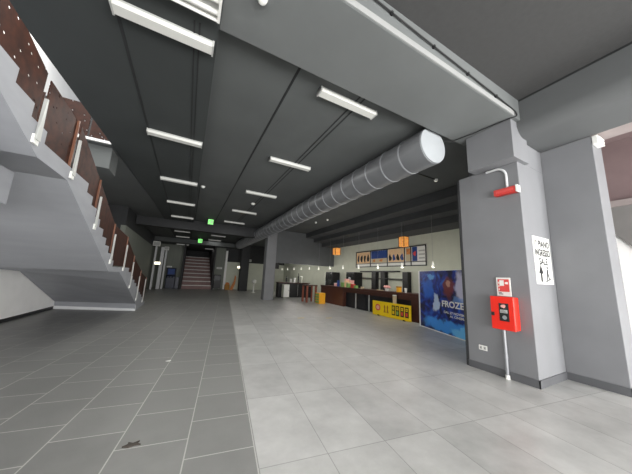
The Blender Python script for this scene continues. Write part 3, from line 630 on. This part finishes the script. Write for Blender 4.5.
# ------------------------------------------------------------------ standing poster board
A = Vector((7.92, 6.50, 0)); UD = Vector((-.3084, -.9512, 0)).normalized(); ND = UD.cross(Vector((0, 0, 1))); PW, PHH = 3.0, 2.03
po = thing('poster_board', A+UD*1.5, 'tall dark blue poster board with large pale letters, standing half hidden behind the column', 'poster')
MB().prism([A-ND*.05, A+UD*PW-ND*.05, A+UD*PW, A], (0, 0, PHH)).build('board', M['plastic'], po)
planar('print', M['poster'], po, A, UD, VZ, rect(.09, PW-.03, .03, PHH-.02), .003)
A4 = A+ND*.009
text('title', 'FROZEN', M['plastic'], po, A4+UD*1.30+Vector((0, 0, .85)), UD, VZ, 1.18, .20)
text('lettering', 'DAL 27 NOVEMBRE', M['plastic'], po, A4+UD*1.38+Vector((0, 0, .655)), UD, VZ, 1.08, .075)
text('lettering', 'AL CINEMA', M['plastic'], po, A4+UD*1.64+Vector((0, 0, .555)), UD, VZ, .66, .07)
for u in (.4, 2.6):
    MB().prism([A+UD*(u-.03)-ND*.02, A+UD*(u+.03)-ND*.02, A+UD*(u+.03)-ND*.4, A+UD*(u-.03)-ND*.4], (0, 0, .03)).build('foot', M['black'], po)
    MB().prism([A+UD*(u-.02)-ND*.051, A+UD*(u-.02)-ND*.051+Vector((0, 0, 1.2)), A+UD*(u-.02)-ND*.4+Vector((0, 0, .03))], UD*.04).build('strut', M['black'], po)

# ------------------------------------------------------------------ far end of the hall
ss = thing('wide_stairs', (1, 26.4, 0), 'wide red-brown steps with pale nosings rising at the far end of the hall', 'stairs')
n, ri, tr = 9, .38, .75; prof = [(-.32, 26.4, 0)]; y, z = 26.4, 0
for k in range(n):
    prof += [(-.32, y, z+ri)]; z += ri; y += tr; prof += [(-.32, y, z)]
prof += [(-.32, y, 0)]
MB().prism(prof, (2.57, 0, 0)).build('flight', M['step_red'], ss)
for k in range(n): MB().box(-.30, 2.23, 26.38+tr*k, 26.56+tr*k, ri*(k+1)-.07, ri*(k+1)+.006).build('nosing', M['nosing'], ss)
struct(box('wall_stairs', M['far_dark'], -.5, -.34, 26.4, 34, 0, 4.3), 'dark wall along the left of the wide steps', 'wall')
struct(box('wall_stairs', M['far_dark'], 2.27, 2.4, 26.4, 34, 0, 4.3), 'dark wall along the right of the wide steps', 'wall')
for x, y, zt, w in ((-2.62, 25.2, 3.7, .07), (-2.18, 26.0, 3.75, .13), (-1.92, 26.4, 3.5, .07)):
    struct(box('column', M['pale_paint'], x-w, x+w, y-w, y+w, 0, zt, bevel=.01), 'slim pale post by the far left wall', 'column')
def farlamp(x, y, z, sx, sz, lit, lb):
    t = thing('wall_lamp', (x, y, z), lb, 'lamp', 'small lamps at the far end')
    MB().box(x-sx/2, x+sx/2, y-.12, y, z, z+sz).build('housing', M['plastic'], t, .01)
    MB().box(x-sx*.42, x+sx*.42, y-.13, y-.12, z+sz*.12, z+sz*.88).build('diffuser', M['warm_lit'] if lit else M['lamp_body'], t)
farlamp(-2.62, 25.1, 3.72, .55, .42, False, 'pale box fixture on top of the slim post nearest the left wall')
farlamp(-1.92, 26.3, 3.52, .36, .32, False, 'pale box fixture on top of the slim post nearest the wide steps')
farlamp(-2.35, 24.95, 2.1, .5, .28, True, 'glowing lamp beside the slim post nearest the left wall')
farlamp(-1.55, 26.9, 1.95, .42, .14, False, 'flat pale lamp above the dark blue machine')
farlamp(2.9, 26.95, 2.05, .5, .18, False, 'flat pale lamp on the grey wall right of the wide steps')
farlamp(4.38, 24.55, 2.15, .26, .24, True, 'small glowing round lamp left of the dark far pillar')
farlamp(5.75, 25.9, 2.95, .25, .22, False, 'small pale lamp right of the dark far pillar under the dark wall')
mc = thing('machine', (-1.15, 27.2, 0), 'dark blue upright machine standing left of the wide steps', 'machine')
MB().prism([(-1.7, 26.9, 0), (-1.7, 26.85, 1.0), (-1.7, 27.2, 1.25), (-1.7, 27.05, 1.9), (-1.7, 27.6, 1.95), (-1.7, 27.6, 0)], (.75, 0, 0)).build('cabinet', M['machine'], mc, .02)
MB().prism([(-1.6, 27.09, 1.3), (-1.6, 27.02, 1.82), (-1.6, 27.05, 1.84), (-1.6, 27.13, 1.3)], (.55, 0, 0)).build('screen', M['blue'], mc)
MB().box(-.92, -.6, 26.9, 27.5, 0, 1.1).build('side_unit', M['machine'], mc, .02)
for k in range(3): MB().lathe((-1.55+.25*k, 26.95, 1.02), [(.05, 0), (.05, .05), (.01, .08)], 10).build('control', M['lamp_body'], mc)
cr = thing('cart', (2.75, 26.6, 0), 'dark low cart standing against the grey wall right of the wide steps', 'cart')
MB().box(2.45, 3.1, 26.4, 26.9, .12, 1.45).build('body', M['black'], cr, .02)
MB().box(2.5, 3.05, 26.38, 26.4, .9, 1.35).build('front_panel', M['navy'], cr)
for x in (2.52, 3.03):
    for y in (26.45, 26.85): MB().tube([(x-.02, y, .06), (x+.02, y, .06)], .06, 12).build('wheel', M['lamp_body'], cr)
od = thing('display_stand', (3.75, 26.5, 0), 'low orange display stand at the foot of the tall white post', 'display stand')
MB().box(3.55, 4.0, 26.3, 26.7, 0, .5).build('base', M['brown'], od, .01)
MB().prism([(3.55, 26.32, .5), (4.0, 26.32, .5), (3.9, 26.5, .72), (3.65, 26.5, .72)], (0, .03, 0)).build('back_card', M['orange'], od)
rs = thing('standee', (4.2, 26.2, 0), 'red-orange curved cut-out standing left of the dark far pillar', 'standee')
MB().prism([(4.0, 26.2, 0), (4.3, 26.2, 0), (4.5, 26.2, .6), (4.55, 26.2, 1.3), (4.42, 26.2, 1.5), (4.36, 26.2, .9), (4.15, 26.2, .4)], (0, .05, 0)).build('card', M['orange'], rs)
MB().box(4.0, 4.4, 26.25, 26.6, 0, .03).build('foot', M['black'], rs)
wt = thing('white_stand', (5.55, 22.6, 0), 'slim white stand with a round head left of the near pillar', 'stand')
MB().lathe((5.55, 22.6, 0), [(.2, 0), (.2, .03), (.06, .06), (.05, .8)], 14).build('pole', M['plastic'], wt, smooth=True)
MB().lathe((5.55, 22.6, .8), [(.05, 0), (.2, .1), (.22, .3), (.05, .4)], 14).build('head', M['plastic'], wt, smooth=True)
t = thing('hanging_speaker', (5.45, 16.2, 2.1), 'small black speaker under the grey beam right beside the near pillar', 'speaker')
MB().box(5.31, 5.58, 16.05, 16.4, 2.08, 2.495).build('body', M['black'], t, .01)
MB().box(5.33, 5.56, 16.04, 16.05, 2.11, 2.46).build('grille', M['ink'], t)
# tables and counters past the bar
ht = thing('high_table', (7.3, 14.6, 0), 'tall dark table with reddish wooden legs between the pillar and the bar', 'table')
MB().box(6.92, 7.7, 14.25, 15.0, 1.04, 1.12).build('tabletop', M['wood'], ht, .008)
for x in (6.98, 7.62):
    for y in (14.32, 14.93): MB().box(x-.06, x+.06, y-.05, y+.05, 0, 1.04).build('leg', M['wood_leg'], ht, .006)
MB().box(7.04, 7.56, 14.9, 14.96, .25, 1.0).build('modesty_panel', M['black'], ht)
hc = thing('dark_counter', (7.4, 18.2, 0), 'long black counter in the shade behind the pillar', 'counter')
MB().box(6.3, 8.9, 17.9, 18.5, 0, 1.08).build('body', M['black'], hc, .01)
MB().box(6.25, 8.95, 17.85, 18.55, 1.08, 1.14).build('worktop', M['wood'], hc, .006)
for x in (7.1, 7.9): MB().box(x-.01, x+.01, 17.89, 17.9, .1, 1.0).build('panel_joint', M['lamp_body'], hc)
wc = thing('white_cabinet', (6.75, 17.5, 0), 'small white cabinet in front of the black counter behind the pillar', 'cabinet')
MB().box(6.5, 6.95, 17.3, 17.75, 0.05, 1.0).build('body', M['bar_wall'], wc, .008)
MB().box(6.52, 6.93, 17.28, 17.3, .1, .96).build('door', M['plastic'], wc, .004)
MB().box(6.88, 6.9, 17.25, 17.28, .5, .62).build('handle', M['steel'], wc)
MB().box(6.5, 6.95, 17.3, 17.75, 0, .05).build('plinth', M['black'], wc)
cup(7.3, 18.0, 1.14, .08, .28, M['plastic'], 'white jar on the black counter, leftmost of its containers', 'jar', 'jar')
cup(7.62, 18.0, 1.14, .1, .36, M['plastic'], 'larger white jar on the black counter beside the dark bottle', 'jar', 'jar')
for x, h, lb in ((7.0, .5, 'dark bottle on the black counter left of the jars'), (8.02, .75, 'taller dark bottle on the black counter right of the jars')):
    t = thing('bottle', (x, 18.15, 1.14), lb, 'bottle')
    MB().lathe((x, 18.15, 1.14), [(.07, 0), (.07, h*.6), (.03, h*.78), (.03, h*.96)], 14).build('body', M['glass'], t, smooth=True)
    MB().lathe((x, 18.15, 1.14), [(.034, h*.95), (.034, h)], 14).build('cap', M['black'], t)
cup(8.25, 18.05, 1.14, .11, .5, M['bar_wall'], 'tall pale canister on the black counter at the right', 'canister', 'canister')

# ------------------------------------------------------------------ light
w = bpy.data.worlds.new('world'); sc.world = w; w.use_nodes = True
bg = w.node_tree.nodes['Background']; bg.inputs[0].default_value = (.92, .96, 1.0, 1); bg.inputs[1].default_value = .45
def area(name, loc, rot, sx, sy, power, col=(1, 1, 1)):
    l = bpy.data.lights.new(name, 'AREA'); l.shape = 'RECTANGLE'; l.size = sx; l.size_y = sy; l.energy = power; l.color = col
    o = bpy.data.objects.new(name, l); COL.objects.link(o); o.location = loc; o.rotation_euler = rot; return o
# daylight through the glazed front of the hall, behind the photographer, and down the stairwell; two added low fills besides
area('front_window_daylight', (6.8, -5.8, 2.4), (PI/2, 0, 0), 7, 4.2, 380, (1, .99, .97))
area('added_front_fill', (2.6, -5.8, 1.4), (PI/2, 0, 0), 5.0, 2.6, 500, (1, .99, .97))  # fill lamp added to brighten the stair underside and white wall, no known door
area('added_left_fill', (-2.6, -5.8, 1.1), (PI/2, 0, 0), 3.2, 2.0, 260, (1, .99, .97))  # second fill lamp, added to lift the lower stair underside and left floor
area('stairwell_daylight', (-3.2, 4, 8.4), (0, 0, 0), 2, 9, 420, (1, .98, .95))
area('side_window_daylight', (8.2, -3.6, 1.9), (0, PI/2, -.85), 3.2, 4, 420, (1, .99, .96))
for x, y, z, l in LAMPS: area('batten_light', (x, y, z), (0, 0, 0), l, .14, 20 if y < 10 else 9 if y < 17 else 3, (1, .99, .95))
for k in range(12):
    l = bpy.data.lights.new('pendant_light', 'POINT'); l.energy = 13; l.shadow_soft_size = .06; l.color = (1, .97, .9)
    o = bpy.data.objects.new('pendant_light', l); COL.objects.link(o); o.location = (8.2, 6.05+1.51*k, 2.12)
sc.view_settings.view_transform = 'Standard'; sc.view_settings.look = 'None'; sc.view_settings.gamma = 1; sc.view_settings.use_curve_mapping = False
sc.view_settings.exposure = 0.6
sc.cycles.max_bounces = 8; sc.cycles.diffuse_bounces = 5; sc.cycles.glossy_bounces = 3
